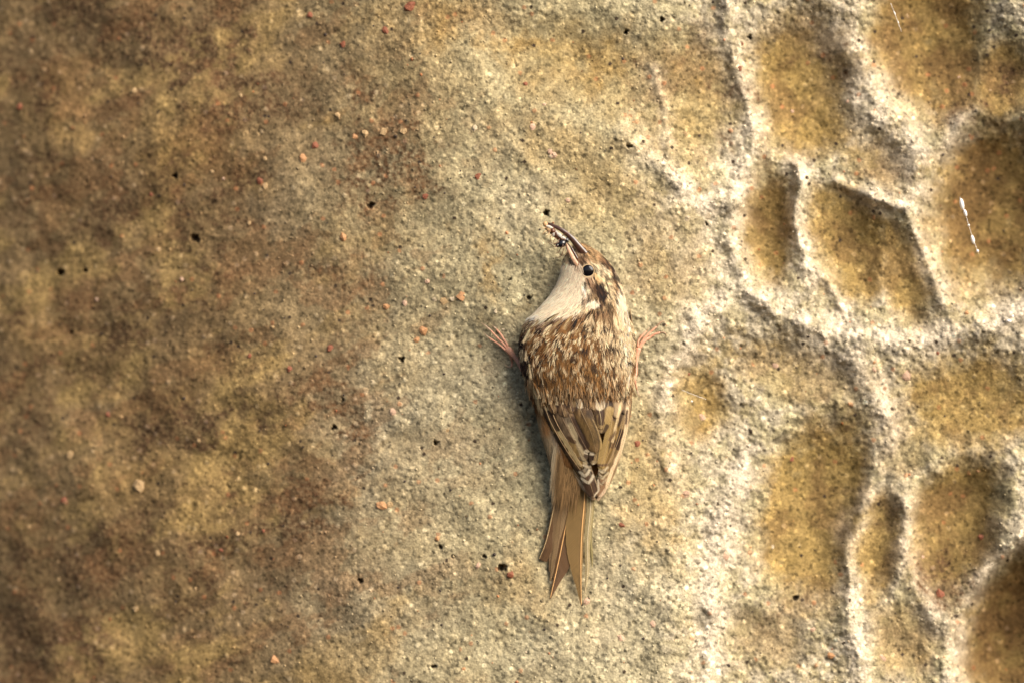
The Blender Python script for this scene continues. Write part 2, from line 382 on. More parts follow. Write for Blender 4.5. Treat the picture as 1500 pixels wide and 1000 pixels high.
for _ in range(40):
    x = rng.uniform(0,1500); y = rng.uniform(0,1000)
    if 750 < x < 940 and 320 < y < 900: continue
    k = ['orange','tan','cream','pink','red','tan','cream'][rng.integers(7)]
    placed.append((x,y,float(rng.uniform(2.4,4.4)),k))
for i,(x,y,r,k) in enumerate(placed):
    if k == 'cream' and x < 450: k = 'tan'
    o = bpy.data.objects.new('pebble', PEB[k][i%3]); COL.objects.link(o); o.parent = rock
    o.location = W(x,y,rock_h(x,y)-r*.05)
    s = r*S; o.scale = (s*random.uniform(.85,1.2), s*.5, s*random.uniform(.75,1.1)); o.rotation_euler = (0,random.uniform(0,6.28),0)

# loose sand grains too small to pick apart: one piece
def grit():
    ico = [(0,0,1)]+[(math.cos(a)*.9,math.sin(a)*.9,.1) for a in np.arange(5)*2*math.pi/5]+[(0,0,-.8)]
    fc = [(0,1+k,1+(k+1)%5) for k in range(5)]+[(6,1+(k+1)%5,1+k) for k in range(5)]
    B = np.array(ico); Fb = np.array(fc); n = 9000
    x = rng.uniform(-30,1530,n); y = rng.uniform(-30,1030,n)
    keep = rng.random(n) < .30+.7*sstep(350,900,x); x = x[keep]; y = y[keep]; n = len(x)
    jx = np.clip(np.searchsorted(xs,x),1,nx-1); jy = np.clip(np.searchsorted(ys,y),1,ny-1)
    hh = Hg[jy,jx]; ho = hol.reshape(ny,nx)[jy,jx]; base = C.reshape(ny,nx,3)[jy,jx]
    kk = rng.random(n) > ho*.8; x,y,hh,base = x[kk],y[kk],hh[kk],base[kk]; n = len(x)
    r = .8+rng.gamma(2.0,.36,n); r = np.minimum(r,3.4)
    a = rng.uniform(0,6.28,n); ca,sa = np.cos(a),np.sin(a)
    jit = 1+rng.uniform(-.25,.25,(n,7,3)); V = B[None]*jit
    vx = V[...,0]*ca[:,None]-V[...,1]*sa[:,None]; vy = V[...,0]*sa[:,None]+V[...,1]*ca[:,None]
    P = np.stack([x[:,None]+vx*r[:,None], y[:,None]+vy*r[:,None], hh[:,None]+V[...,2]*r[:,None]*.8],-1).reshape(-1,3)
    F = (Fb[None]+np.arange(n)[:,None,None]*7).reshape(-1,3)
    t = rng.random(n); tone = base*(.75+.8*rng.random(n))[:,None]
    tone = np.where((t<.03)[:,None], base*np.array([1.2,.65,.5])*(.7+.6*rng.random(n))[:,None], tone)
    tone = np.where(((t>.06)&(t<.14))[:,None], base*1.75, tone)
    tone = np.where((t>.95)[:,None], np.array([.05,.035,.03])[None], tone)
    o = link('sand_grains', np_mesh('sand_grains', P, F, np.repeat(tone,7,0), smooth=False), M_GRIT, rock)
    tag(o, kind='stuff')
grit()

# ------------------------------------------------------------------ the bird
bird = bpy.data.objects.new('treecreeper', None); COL.objects.link(bird); bird.location = W(850,560,0)
bird.empty_display_size = .01
tag(bird, 'small streaky brown treecreeper with white throat clinging to the sandstone face, bill full of insects', 'bird')
bpy.context.view_layer.update()
BINV = bird.matrix_world.inverted()
def bpart(name, me, m, parent=None, label=None, kind=None):
    o = link(name, me, m, parent or bird)
    if not parent: o.matrix_parent_inverse = BINV
    tag(o, label=label, kind=kind); return o

ROWS = np.array([ # y, left, right, front, back
 (355,845,851,66,60),(358,842,857,76,50),(363,838,866,86,42),(370,832,877,94,34),(380,826,887,101,28),(392,824,897,106,24),(405,822,905,108,20),
 (418,817,909,110,17),(434,807,914,113,14),(452,791,918,117,12),(466,777,920,120,10),(480,769,923,123,8),(500,765,926,126,6),(520,765,927,127,6),
 (545,769,926,125,8),(570,777,923,120,10),(600,786,918,112,12),(630,793,910,100,14),(655,801,900,88,15),(680,808,888,74,16), (700,813,872,54,15),(715,817,864,38,12),(728,824,856,26,9),(736,830,850,18,8)], float)
def row(y):
    return [np.interp(y, ROWS[:,0], ROWS[:,k]) for k in (1,2,3,4)]
def surf(th, y, lift=0):
    """th = angle round the body, 0 faces the camera"""
    L_, R_, Fr, Bk = row(y); cx = (L_+R_)/2; w_ = (R_-L_)/2; dc = (Fr+Bk)/2; T = (Fr-Bk)/2
    # roomier shoulders than a plain ellipse
    s = np.sin(th); c = np.cos(th)
    return np.stack([cx+(w_+lift)*s, np.asarray(y)+0*s, dc+(T+lift)*c], -1)
def th_of(x, y):
    L_, R_, Fr, Bk = row(y); return np.arcsin(np.clip((x-(L_+R_)/2)/((R_-L_)/2+1e-6), -1, 1))
def arc(th, y, a):     # angle step for a surface distance a
    L_, R_, Fr, Bk = row(y); w_ = (R_-L_)/2; T = (Fr-Bk)/2
    return a/np.sqrt((w_*np.cos(th))**2+(T*np.sin(th))**2+4)

# plumage colour by place on the bird
CREAM = (.70,.54,.33); WHITE = (.84,.69,.51); BROWN = (.19,.088,.028); DARK = (.022,.012,.007); BUFF = (.56,.42,.22); RUF = (.30,.16,.06)
PLUM = [ # cx,cy,rx,ry,rot,colour,strength,sharp
 (850,560,200,140,0,BROWN,1,9),
 (905,480,22,60,0,(.36,.25,.14),.8,2),
 (888,440,34,44,0,(.30,.20,.105),.9,2),
 (870,385,50,42,0,(.42,.27,.135),1,4),
 (820,420,40,50,25,WHITE,1,4),
 (797,450,34,22,-30,WHITE,1,5),
 (832,440,26,24,0,WHITE,1,5),
 (845,455,20,10,0,CREAM,.7,3),
 (838,398,14,26,10,(.70,.55,.40),.7,2),
 (832,372,9,16,15,(.55,.38,.22),.8,2),
 (849,381,8,12,30,(.17,.085,.04),.9,3),      # lores
 (850,391,8,5,20,(.20,.11,.06),.8,3),
 (877,393,16,8,35,(.70,.55,.36),.95,5),              # brow stripe
 (889,418,9,22,-18,CREAM,.9,3),
 (864,414,9,5,30,(.20,.10,.05),.8,3),
 (872,421,7,7,40,(.14,.07,.035),.9,3),
 (880,427,8,13,-22,(.035,.017,.009),1,8),   # ear coverts
 (874,445,10,4,-10,(.09,.045,.025),.95,4),
 (858,441,4,6,0,(.16,.09,.05),.8,3),
 (868,444,9,6,0,(.88,.74,.56),1,6),
 (886,384,3.5,17,-42,(.10,.05,.025),.85,4),(899,404,4.5,18,-20,(.04,.02,.012),1,6),(880,383,3,14,-45,(.16,.08,.04),.8,3),(902,420,4,14,-12,(.20,.11,.05),.6,3),
 (905,410,3,24,-18,(.70,.55,.36),.7,3),(911,455,8,32,-6,(.84,.72,.54),1,3),(915,500,8,34,-4,(.84,.71,.50),1,3),  # pale nape stripe and right edge, with sunlight painted into the cream
 (866,462,30,6,-8,(.20,.10,.05),.8,3),(832,466,22,5,-22,(.12,.06,.03),.8,3),(800,476,26,5,-28,(.11,.055,.03),.8,3),
 (893,462,7,18,-10,(.20,.12,.06),.7,3),
 (774,486,7,20,12,(.05,.025,.012),.9,4),(768,515,6,36,0,(.045,.022,.012),.95,4),(776,556,6,36,-18,(.05,.022,.012),.9,4),
 (783,573,4,15,-28,(.70,.53,.30),.9,4),(776,545,3,12,-14,(.66,.50,.28),.8,4),(789,592,3,9,-25,(.7,.53,.3),.9,4),(917,566,4,13,6,(.80,.66,.45),.9,4),(921,530,4,16,0,(.76,.62,.42),.8,3),(775,488,3,8,20,(.62,.48,.27),.9,4),
 (845,560,55,36,0,(.23,.115,.036),.8,3),
 (812,682,12,60,-8,(.52,.42,.30),.9,4),(800,645,10,40,-20,(.62,.47,.28),.9,4),(800,620,7,12,0,(.55,.28,.10),.8,3)]
def plum(x, y):
    c = np.ones((np.size(x),3))*np.array([.30,.18,.09])
    for cx,cy,rx,ry,rot,col,a,sh in PLUM:
        r = np.sqrt(blob(x,y,cx,cy,rx,ry,rot)); t = a*np.clip(.5+(1-r)*sh*.5,0,1)
        t = (t*1.0).reshape(-1,1); c = c*(1-t)+np.array(col)[None]*t
    return c
# lay of the feathers: (x, y, dx, dy)
FLOW = np.array([(850,362,.35,1),(842,372,-.1,1),(862,364,1,.55),(880,376,.8,.9),(895,394,.45,1),(908,420,.25,1),(915,450,.15,1),(922,490,.05,1),
 (834,385,-.25,1),(826,405,-.25,1),(812,430,-.75,.8),(790,450,-.8,.75),(778,462,-.7,.8),(850,405,.15,1),(845,430,-.25,1),(865,415,.55,.9),(880,430,.2,1),(862,450,-.15,1),
 (830,450,-.6,.9),(850,470,-.35,1),(810,480,-.7,1),(790,500,-.45,1),(775,510,-.2,1),(830,510,-.25,1),(880,490,.0,1),(905,520,.1,1),(845,550,0,1),(800,560,.12,1),(890,560,-.05,1),
 (785,580,.35,1),(920,570,-.1,1),(810,660,0,1),(814,720,0,1)], float)
def flow(x, y):
    d = (np.reshape(x,(-1,1))-FLOW[:,0])**2+(np.reshape(y,(-1,1))-FLOW[:,1])**2+30
    w_ = 1/d**1.6; v = (w_@FLOW[:,2:])/w_.sum(1,keepdims=True)
    return v/np.linalg.norm(v,axis=1,keepdims=True)

# body: one continuous skin from forehead to rump
yy = np.concatenate([np.linspace(355,372,10),np.linspace(375,735,110)]); nt_ = 72
TH,YY = np.meshgrid(np.linspace(-np.pi,np.pi,nt_,endpoint=False), yy)
BV = surf(TH.ravel(), YY.ravel(), -2.0)
bi = (np.arange(len(yy)-1)[:,None]*nt_+np.arange(nt_)[None]); bj = (np.arange(len(yy)-1)[:,None]*nt_+(np.arange(nt_)[None]+1)%nt_)
BF = np.stack([bi.ravel(), bj.ravel(), (bj+nt_).ravel(), (bi+nt_).ravel()],1)
BC = plum(BV[:,0],BV[:,1])*.8
BVl = BV.tolist(); BFl = [tuple(f) for f in BF.tolist()]+[tuple(range(nt_))[::-1], tuple((len(yy)-1)*nt_+k for k in range(nt_))]
body = bpart('body', np_mesh('body', BVl, BFl, BC), M_BODY)

def strands(name, th, y, L_, wdt, lift, colfn=None, jit=.25, seg=3, m=None, parent=None, cols=None, spread=None):
    n = len(th); p0 = surf(th,y); fl = flow(p0[:,0],p0[:,1])
    ang = rng.normal(0,jit,n); c,s = np.cos(ang),np.sin(ang)
    fx = fl[:,0]*c-fl[:,1]*s; fy = fl[:,0]*s+fl[:,1]*c
    P = []; cu = rng.normal(0,.10,n)
    tt, yv = th.copy(), y.copy()
    for k in range(seg+1):
        f = k/seg; P.append(surf(tt,yv,lift[0]+(lift[1]-lift[0])*f**.8 if not hasattr(lift[1],'__len__') else lift[0]+(lift[1]-lift[0])*f))
        st = L_/seg; tt = tt+arc(tt,yv,fx*st); yv = yv+fy*st
        fx, fy = fx*np.cos(cu)-fy*np.sin(cu), fx*np.sin(cu)+fy*np.cos(cu)
    P = np.stack(P,1)                                   # n,seg+1,3
    tan = P[:,1:]-P[:,:-1]; tan = np.concatenate([tan,tan[:,-1:]],1)
    nrm = np.stack([np.sin(th),0*th,np.cos(th)],-1)[:,None]+rng.normal(0,.22,(n,1,3))
    sd = np.cross(tan,np.broadcast_to(nrm,tan.shape)); sd /= np.linalg.norm(sd,axis=2,keepdims=True)+1e-9
    prof = np.array([.75,1,.8,.0][:seg+1]) if seg == 3 else np.linspace(1,0,seg+1)
    A = P+sd*(wdt/2*np.ones(n))[:,None,None]*prof[None,:,None]; B = P-sd*(wdt/2*np.ones(n))[:,None,None]*prof[None,:,None]
    V = np.stack([A,B],2).reshape(n,-1,3); nv = V.shape[1]
    f = []
    for k in range(seg): f.append((2*k,2*k+1,2*k+3,2*k+2))
    F = (np.array(f)[None]+np.arange(n)[:,None,None]*nv).reshape(-1,4)
    mid = P[:,1]
    if cols is None:
        cc = plum(mid[:,0]+rng.normal(0,.7,n),mid[:,1]+rng.normal(0,1.0,n))
        if colfn: cc = colfn(cc,mid)
    else: cc = cols
    o = bpart(name, np_mesh(name, V.reshape(-1,3), F, np.repeat(cc,nv,0), smooth=True), m or M_BARB, parent, kind='stuff')
    return o
def rand_on(n, y0, y1, thmax=1.75):
    return rng.uniform(-thmax,thmax,n), rng.uniform(y0,y1,n)
EYE = (861,397)
def keep_face(th,y,extra=None):
    p = surf(th,y); k = (p[:,0]-EYE[0])**2+(p[:,1]-EYE[1])**2 > 10.3**2
    # strand must not run down over the eye
    k &= ~((np.abs(p[:,0]-EYE[0]+2) < 8)&(p[:,1] > EYE[1]-17)&(p[:,1] < EYE[1]+5))
    return k
# head
th,y = rand_on(11000,356,466,1.9); k = keep_face(th,y); th,y = th[k],y[k]
def headcol(c,mid):
    n = len(c); white = sstep(.55,.7,c[:,1])
    str_ = perlin((mid[:,0]*.8-mid[:,1]*.35)/3.0, mid[:,1]/10, 77)*2.3
    kk = 1+str_*(.75-.68*white)+rng.normal(0,.20,n)*(1-.6*white)
    out = c*np.clip(kk,.18,1.9)[:,None]
    dk = (rng.random(n) < .10*(1-white)); out[dk] *= .35
    return np.clip(out,.01,.85)
hp = strands('head_plumage', th, y, rng.uniform(7,13,len(th)), rng.uniform(.7,1.5,len(th)), (-.8,1.9), headcol, .16)
# throat tuft, longer and finer, hanging out over the shoulder
n = 3600; th = rng.uniform(-1.9,.15,n); y = rng.uniform(384,462,n); p = surf(th,y)
k = (p[:,0] < 852-(p[:,1]-384)*.05)&keep_face(th,y); th,y = th[k],y[k]
strands('throat_down', th, y, rng.uniform(9,17,len(th)), rng.uniform(.6,1.1,len(th)), (0,3.2),
        lambda c,m_: np.clip((c*.35+np.array(WHITE)*.65)*(1+rng.normal(0,.20,len(c)))[:,None],.02,.85), .2)
# forehead bristles & chin bristles
n = 160; th = rng.uniform(-1.2,1.0,n); y = rng.uniform(356,368,n)
strands('forehead_bristles', th, y, rng.uniform(6,11,n), .9, (0,3.0), headcol, .3)
# flank and belly down showing left of the folded wing
n = 5200; th = rng.uniform(-2.2,-.2,n); y = rng.uniform(560,700,n)
strands('flank_down', th, y, rng.uniform(12,24,n), rng.uniform(.8,1.3,n), (-.5,3.5),
        lambda c,m_: c*(1+rng.normal(0,.18,len(c)))[:,None], .16)
n = 700; th = rng.uniform(1.2,2.1,n); y = rng.uniform(540,610,n)
strands('thigh_down', th, y, rng.uniform(9,16,n), 1.0, (-.5,4.0), lambda c,m_: np.ones((len(c),3))*np.array([.78,.70,.60])*(1+rng.normal(0,.1,len(c)))[:,None], .25)

# ---- back feathers: each a shaft with barbs down both sides
def feather(x, y, L_, wd, kind, lift, idx, ang=0):
    th = float(th_of(np.array(x),np.array(y))); fl = flow(np.array([x]),np.array([y]))[0]
    c,s = math.cos(ang),math.sin(ang); f = np.array([fl[0]*c-fl[1]*s, fl[0]*s+fl[1]*c]); pr = np.array([-f[1],f[0]])
    nb = int(L_*1.0); V = []; F = []; Cc = []
    bc = plum(np.array([x+f[0]*L_*.5]),np.array([y+f[1]*L_*.5]))[0]
    cast = random.uniform(.8,1.22)
    def pt(a, b, lf):   # a along, b across in px on the surface
        ty = y+f[1]*a+pr[1]*b; ax = f[0]*a+pr[0]*b
        return surf(np.array(th+arc(th,y,ax)), np.array(ty), lf).tolist()
    def pcol(s_, t_):
        e = random.gauss(0,.13)
        if kind == 'drop':
            w0 = .16+.36*math.sin(math.pi*min(1,max(0,(s_-.15)/.95)))
            if t_ < w0 and s_ > .22: col = np.array(CREAM)*1.05
            elif t_ < w0+.35: col = bc*.22
            else: col = bc*.95
        elif kind == 'dark':
            col = np.array(DARK)*1.5 if s_ < .68 else bc*1.2
            if t_ < .12: col = np.array(BUFF)*.8
        elif kind == 'pale':
            col = np.array(CREAM)*.92 if s_ > .35 else bc
            if t_ > .6 and s_ < .8: col = bc*.7
        else:
            col = bc*1.05 if t_ > .14 else np.array(BUFF)*.85
            if s_ > .8: col = bc*1.3
        return np.clip(col*(1+e)*cast,.01,.8)
    for sd in (-1,1):
        for k in range(nb):
            s0 = k/nb*.92+.02; hw = wd/2*math.sin(math.pi*min(1,(s0*.80+.20)))**.55*random.uniform(.82,1.08)
            a0 = s0*L_; run = hw*2.3
            q0 = pt(a0, 0, lift+1.6); q1 = pt(a0+run*.45, sd*hw*.55, lift+1.2+s0*1.0); q2 = pt(a0+run, sd*hw, lift+.1+s0*1.3)
            w0 = .72
            for q,wq in ((q0,w0),(q1,w0),(q2,.12)):
                V.append((q[0]+f[0]*wq, q[1]+f[1]*wq, q[2])); V.append((q[0]-f[0]*wq, q[1]-f[1]*wq, q[2]))
            b = len(V)-6; F += [(b,b+1,b+3,b+2),(b+2,b+3,b+5,b+4)]
            s1 = min(1,(a0+run*.4)/L_); c0 = pcol(s0,0.05 if kind != 'drop' else .02); c1 = pcol(s1,.5); c2 = pcol(min(1,(a0+run)/L_),1)
            if kind == 'drop': c0 = pcol(s0,.05)
            Cc += [c0,c0,c1,c1,c2,c2]
    # terminal barbs
    for k in range(9):
        u = (k/8-.5); q0 = pt(L_*.86,u*wd*.2,lift+2); q1 = pt(L_*random.uniform(1.0,1.1),u*wd*.62,lift+2.2)
        V += [(q0[0]-.8,q0[1],q0[2]),(q0[0]+.8,q0[1],q0[2]),(q1[0]+.15,q1[1],q1[2]),(q1[0]-.15,q1[1],q1[2])]
        b = len(V)-4; F.append((b,b+1,b+2,b+3)); cc = pcol(.97,abs(u)); Cc += [cc]*4
    # shaft
    q0 = pt(0,0,lift+2); q1 = pt(L_*.9,0,lift+2.3); cs = np.clip(bc*1.5,0,.6)
    V += [(q0[0]-.4,q0[1],q0[2]),(q0[0]+.4,q0[1],q0[2]),(q1[0]+.2,q1[1],q1[2]),(q1[0]-.2,q1[1],q1[2])]
    b = len(V)-4; F.append((b,b+1,b+2,b+3)); Cc += [cs]*4
    return bpart('back_feather', np_mesh('back_feather', V, F, np.array(Cc)), M_BARB)
spots = []
yv = 584.0; r_ = 0
while yv > 452:                    # laid from the rump upwards so upper ones overlap lower ones
    L0,R0,_,_ = row(yv); n = 13 if yv > 470 else 12
    for k in range(n):
        a = -1.28+2.56*(k+.5*(r_%2)+random.uniform(-.3,.3))/(n-.5)
        if abs(a) > 1.36: continue
        px = (L0+R0)/2+(R0-L0)/2*math.sin(a); spots.append((px, yv-20+random.uniform(-7,7), a, r_))
    yv -= 12 if yv > 480 else 9; r_ += 1
nf = 0
for (px,py,a,r_) in spots:
    # leave the head and the white bib free
    if py < 462+(-(px-835)*.14 if px < 870 else -6)-6: continue
    u = random.random(); right = px > 885
    if py > 545 and 800 < px < 900: kind = 'plain' if u < .62 else 'drop'
    elif right: kind = 'pale' if u < .4 else ('drop' if u < .75 else ('dark' if u < .85 else 'plain'))
    else: kind = 'drop' if u < .44 else ('dark' if u < .66 else ('pale' if u < .72 else 'plain'))
    feather(px, py, random.uniform(24,36), random.uniform(12,17), kind, .6+r_*.3, nf, random.uniform(-.14,.14)); nf += 1
# row of pale drop-tipped coverts edging the wings
for (px,py,k_) in [(787,560,'pale'),(793,566,'pale'),(802,568,'pale'),(812,570,'pale'),(822,568,'drop'),(912,558,'pale'),(917,548,'pale'),(904,566,'drop'),(780,532,'pale'),(776,505,'pale'),(781,482,'pale'),(786,520,'drop')]:
    feather(px, py, 22, 7.5, k_, 4.2, nf, 0); nf += 1
n = 4200; th,y = rand_on(n,458,576,1.6); p = surf(th,y)
k = p[:,1] > 466-np.clip(870-p[:,0],-20,100)*-.0; k &= ~((p[:,0] < 845)&(p[:,1] < 455+(845-p[:,0])*.30+8)); th,y = th[k],y[k]
def backcol(c,mid):
    x,y_ = mid[:,0],mid[:,1]; wx = x+perlin(x/22,y_/22,201)*9
    a = perlin(wx/8.5,y_/21,202)+.35*perlin(wx/3,y_/12,203)+.30*sstep(885,915,x); b_ = perlin(wx/7.5+40,y_/19,204)+.2*perlin(wx/3,y_/9,205)  # extra cream at the right, part of it painted sunlight
    mid_ = np.exp(-blob(x,y_,850,552,50,40)*1.2)
    t = np.clip((a-.08)*6,0,1)*(1-.45*mid_); out = c*(1-t[:,None])+np.array(CREAM)[None]*t[:,None]
    d = np.clip((b_+.02)*6,0,1)*(1-t)*(1-.35*mid_); out = out*(1-d[:,None])+np.array(DARK)[None]*d[:,None]
    return np.clip(out*(1+rng.normal(0,.2,len(c)))[:,None],.01,.8)
strands('back_streaks', th, y, rng.uniform(10,16,len(th)), rng.uniform(1.0,1.9,len(th)), (1.5,6.2), backcol, .06)
n = 260; th,y = rand_on(n,560,582,1.35); y = y+5*np.sin(th*7)+3*np.sin(th*19)-8*np.abs(th)+5
strands('rump_fringe', th, y, rng.uniform(9,18,n), rng.uniform(.8,1.3,n), (6,12.5), lambda c,m_: np.clip((.35*c+.65*np.array([.30,.19,.095]))*rng.choice([.3,.6,1.0,1.9],n,p=[.25,.3,.3,.15])[:,None],.01,.7), .12)
# loose fine barbs that soften the back
th,y = rand_on(1700,462,590,1.5)
strands('back_down', th, y, rng.uniform(8,13,len(th)), .75, (3.5,6.0), lambda c,m_: np.clip(c*rng.choice([.45,.8,1.2,1.9],len(c))[:,None],.01,.7), .22)

# ---- wings: vaned feathers laid over the rump
WR = np.array([(540,764,930,58,124),(560,770,927,60,124),(600,786,924,62,119),(640,803,915,58,103),(680,828,902,50,86),(710,844,892,46,70),(733,862,880,42,56),(760,866,876,40,48)],float)
def wsurf(x, y):
    dive = 15*sstep(618,572,np.asarray(y,float))
    L_,R_,De,Dp = [np.interp(y,WR[:,0],WR[:,k]) for k in (1,2,3,4)]
    u = np.clip((x-(L_+R_)/2)/((R_-L_)/2),-1.02,1.02); return De+(Dp-De)*np.sqrt(np.clip(1-(u*.97)**2,0,1))-dive
WPAT = [ # pigment of the closed wings: stroke, width, colour
 ([(893,600),(886,645),(880,682)],9,(.36,.24,.09)),([(835,622),(849,655),(858,676)],6,(.44,.34,.20)),
 ([(768,500),(768,540),(776,575),(788,604)],7,(.045,.022,.012)),
 ([(796,587),(804.6,612),(820,633),(835,658),(850,681)],4,(.68,.50,.25)),
 ([(791,590),(799,611),(806,630)],5.5,(.03,.015,.01)),([(803,604),(817,628)],6,(.05,.026,.015)),
 ([(804,633),(812,646)],7,(.72,.56,.40)),([(812,646),(818,655),(835,687),(859,722),(870,733)],3.6,(.68,.51,.34)),
 ([(812,636),(829,661)],5.5,(.03,.016,.01)),([(829,661),(849,694)],2.2,(.09,.05,.028)),
 ([(833,641),(841,647)],4.5,(.08,.042,.022)),
 ([(838,612),(850,638)],4.5,(.06,.032,.018)),([(852,640),(858,652)],9,(.045,.024,.014)),([(859,667),(863,672)],7,(.05,.028,.016)),
 ([(868,664),(858,661)],4,(.56,.46,.32)),
 ([(879.5,597),(881,618)],7,(.055,.028,.016)),([(883,636),(889,623)],4,(.05,.028,.016)),([(879,586),(879,594)],10,(.58,.47,.32)),([(849,583),(850,592)],8,(.52,.42,.28)),
 ([(905,590),(904,606)],7,(.34,.24,.14)),
 ([(920,587),(917,629),(910,658),(898,686),(885,722)],4.4,(.72,.55,.35)),([(910,585),(903,621),(897,646)],3.2,(.66,.50,.28)),
 ([(912,602),(906,622)],3.2,(.045,.024,.014)),([(910,630),(905,656)],4,(.035,.018,.011)),([(918.5,602),(917,620)],3,(.06,.03,.017)),([(893,643),(901,633)],4,(.12,.07,.035)),
 ([(889,679),(876,681)],3,(.12,.07,.04)),
 ([(845,684),(849,692)],6,(.10,.058,.033)),([(862,704),(865,720)],12,(.10,.056,.034)),([(884,702),(880,722)],8,(.26,.15,.08)),
 ([(849,690),(857,697),(864,688)],3,(.66,.56,.40)),([(852,701),(863,707),(869,696)],3,(.66,.56,.40)),([(855,681),(862,684),(869,679)],2.6,(.52,.42,.28)),
 ([(874,686),(882,691),(890,684)],2.8,(.56,.45,.29)),([(876,696),(883,700),(891,692)],2.8,(.5,.4,.25)),([(877,706),(882,709),(888,702)],2.2,(.42,.32,.2)),
 ([(876,703),(877,718),(870,728)],1.8,(.66,.54,.38)),([(872,732),(868,728)],3,(.52,.34,.2)),([(876,732),(886,718)],3,(.60,.44,.30))]
def wpat(x, y, c):
    sh = x.shape; x = x.ravel(); y = y.ravel(); c = c.reshape(-1,3)
    jx = perlin(x/9,y/9,301)*.9; jy = perlin(x/9,y/9,302)*1.2
    nz = 1+.42*perlin(x/2.6+y/30,y/15,311)+.25*perlin(x/5,y/9,312)
    top = sstep(622,596,y+6*perlin(x/7,y*0,313))[:,None]; c = c*(1-top*.75)+np.array([.15,.08,.035])[None]*top*.75
    ck = perlin(x/4.5,y/13,314); c = c*(1-top*np.clip(ck*4-.6,0,.9)[:,None])+np.array([.46,.33,.17])[None]*top*np.clip(ck*4-.6,0,.9)[:,None]
    c = c*(1-top*np.clip(-ck*4-.5,0,.85)[:,None])+np.array([.05,.028,.014])[None]*top*np.clip(-ck*4-.5,0,.85)[:,None]
    c = c*np.array([.52,.47,.42])[None]*nz[:,None]
    for pts,w_,col in WPAT:
        t = np.clip((w_*.66-polydist(x+jx,y+jy,pts))/1.3+.5,0,1)[:,None]*.92
        c = c*(1-t)+np.array(col)[None]*t
    return c.reshape(*sh,3)
def blade(name, pts, wl_, wr_, colfn, off=0., depth=None, camber=1.2, shaft=.55, shaftcol=(.42,.28,.14), nu=64, nv=16, label=None, tilt=0):
    P = smooth_path(pts, 200); s = 1-(1-np.linspace(0,1,nu))**1.35; P = np.stack([np.interp(s,np.linspace(0,1,200),P[:,j]) for j in range(2)],1)
    T = np.gradient(P[:,:2],axis=0)+1e-9; T /= np.linalg.norm(T,axis=1,keepdims=True); N_ = np.stack([-T[:,1],T[:,0]],1)   # N points to image left for a downward path
    Lt = float(np.linalg.norm(np.diff(P[:,:2],axis=0),axis=1).sum())
    def prof(q):
        if not isinstance(q,tuple): return np.interp(s,np.linspace(0,1,len(q)),q)
        w0,cap,bs = q; sc_ = 1-min(.8,w0*cap/Lt)
        z = np.clip((s-sc_)/(1-sc_),0,1); return w0*(bs+(1-bs)*sstep(0,.35,s))*np.sqrt(np.clip(1-z**2.2,0.003,1))
    wl2 = prof(wl_); wr2 = prof(wr_)
    tt = np.linspace(-1,1,nv+1); V = np.zeros((nu,nv+1,3)); C_ = np.zeros((nu,nv+1,3)); Bb = np.zeros((nu,nv+1))
    Ls = np.concatenate([[0],np.cumsum(np.linalg.norm(np.diff(P[:,:2],axis=0),axis=1))])
    notch = np.random.default_rng(abs(int(P[0,0]*7+P[-1,1]*3))%9999)
    nl = 1-.05*notch.random(nu)
    for i in range(nu):
        wv = np.where(tt < 0, -tt*wl2[i], -tt*wr2[i])*nl[i]
        V[i,:,0] = P[i,0]+N_[i,0]*wv; V[i,:,1] = P[i,1]+N_[i,1]*wv
        C_[i] = [colfn(s[i],t) for t in tt]
        if not name.startswith('tail'):
            mo = 1+.32*perlin(s[i]*5+P[0,0]*.37, tt*1.3+P[0,1]*.21, 211); eg = np.where((tt < -.8)|((tt > .55)&(tt < .85)), .62, 1.0)  # dark edge barbs, with the shade of overlapping feathers painted in
            C_[i] *= (mo*eg)[:,None]
        Bb[i] = Ls[i]-np.abs(wv)*1.1+np.where(tt<0,500,0)
    if not name.startswith('tail'): C_ = wpat(V[...,0],V[...,1],C_)
    if depth is None: D = wsurf(V[...,0],V[...,1])
    else: D = np.interp(s,np.linspace(0,1,len(depth)),depth)[:,None]*np.ones((1,nv+1))
    V[...,2] = D+off-camber*(tt[None]**2)*1.2+tilt*tt[None]
    n1 = nv+1; ii = (np.arange(nu-1)[:,None]*n1+np.arange(nv)[None]).ravel()
    F = np.stack([ii,ii+n1,ii+n1+1,ii+1],1)
    me = np_mesh(name, V.reshape(-1,3), F, np.clip(C_.reshape(-1,3),.01,.8))
    at = me.attributes.new('barb','FLOAT','POINT'); at.data.foreach_set('value',Bb.astype(np.float32).ravel())
    o = bpart(name, me, M_BLADE, label=label)
    if shaft:
        m_ = SH.setdefault(shaftcol, None) or mat('feather_shaft', colour=shaftcol, rough=.35, spec=.5, noise=900, tint=.15); SH[shaftcol] = m_
        cen = nv//2; pp = V[:,cen].copy(); pp[:,2] += shaft*.5
        v,f = tube(pp[:-1], [shaft*(1-.6*q) for q in s[:-1]], 6); so_ = link('shaft', np_mesh('shaft',v,f), m_, o)
    return o
SH = {}
def tipw(ws):  # close a width list to a rounded tip
    return list(ws)
def solid(c, edge=None, ew=.75, side=0, tip=None, tw=.9, dark=None):
    c = np.array(c)
    def fn(s,t):
        q = c.copy()
        if dark is not None and dark[0] < s < dark[1] and dark[2] < t < dark[3]: q = np.array(dark[4])
        if edge is not None and ((side <= 0 and t < -ew) or (side >= 0 and t > ew)): q = np.array(edge)
        if tip is not None and s > tw: q = np.array(tip)
        return q*(1+random.gauss(0,.04))
    return fn
FB = (.22,.135,.068); FD = (.055,.03,.016); FE = (.58,.43,.25); OL = (.255,.17,.07); GR = (.34,.27,.18); YB = (.42,.28,.10)
ROUND = [1,1,1,1,1,1,1,.96,.88,.7,.45,.1]
def rw(w0, base=.7, cap=1.7): return (w0, cap, base)
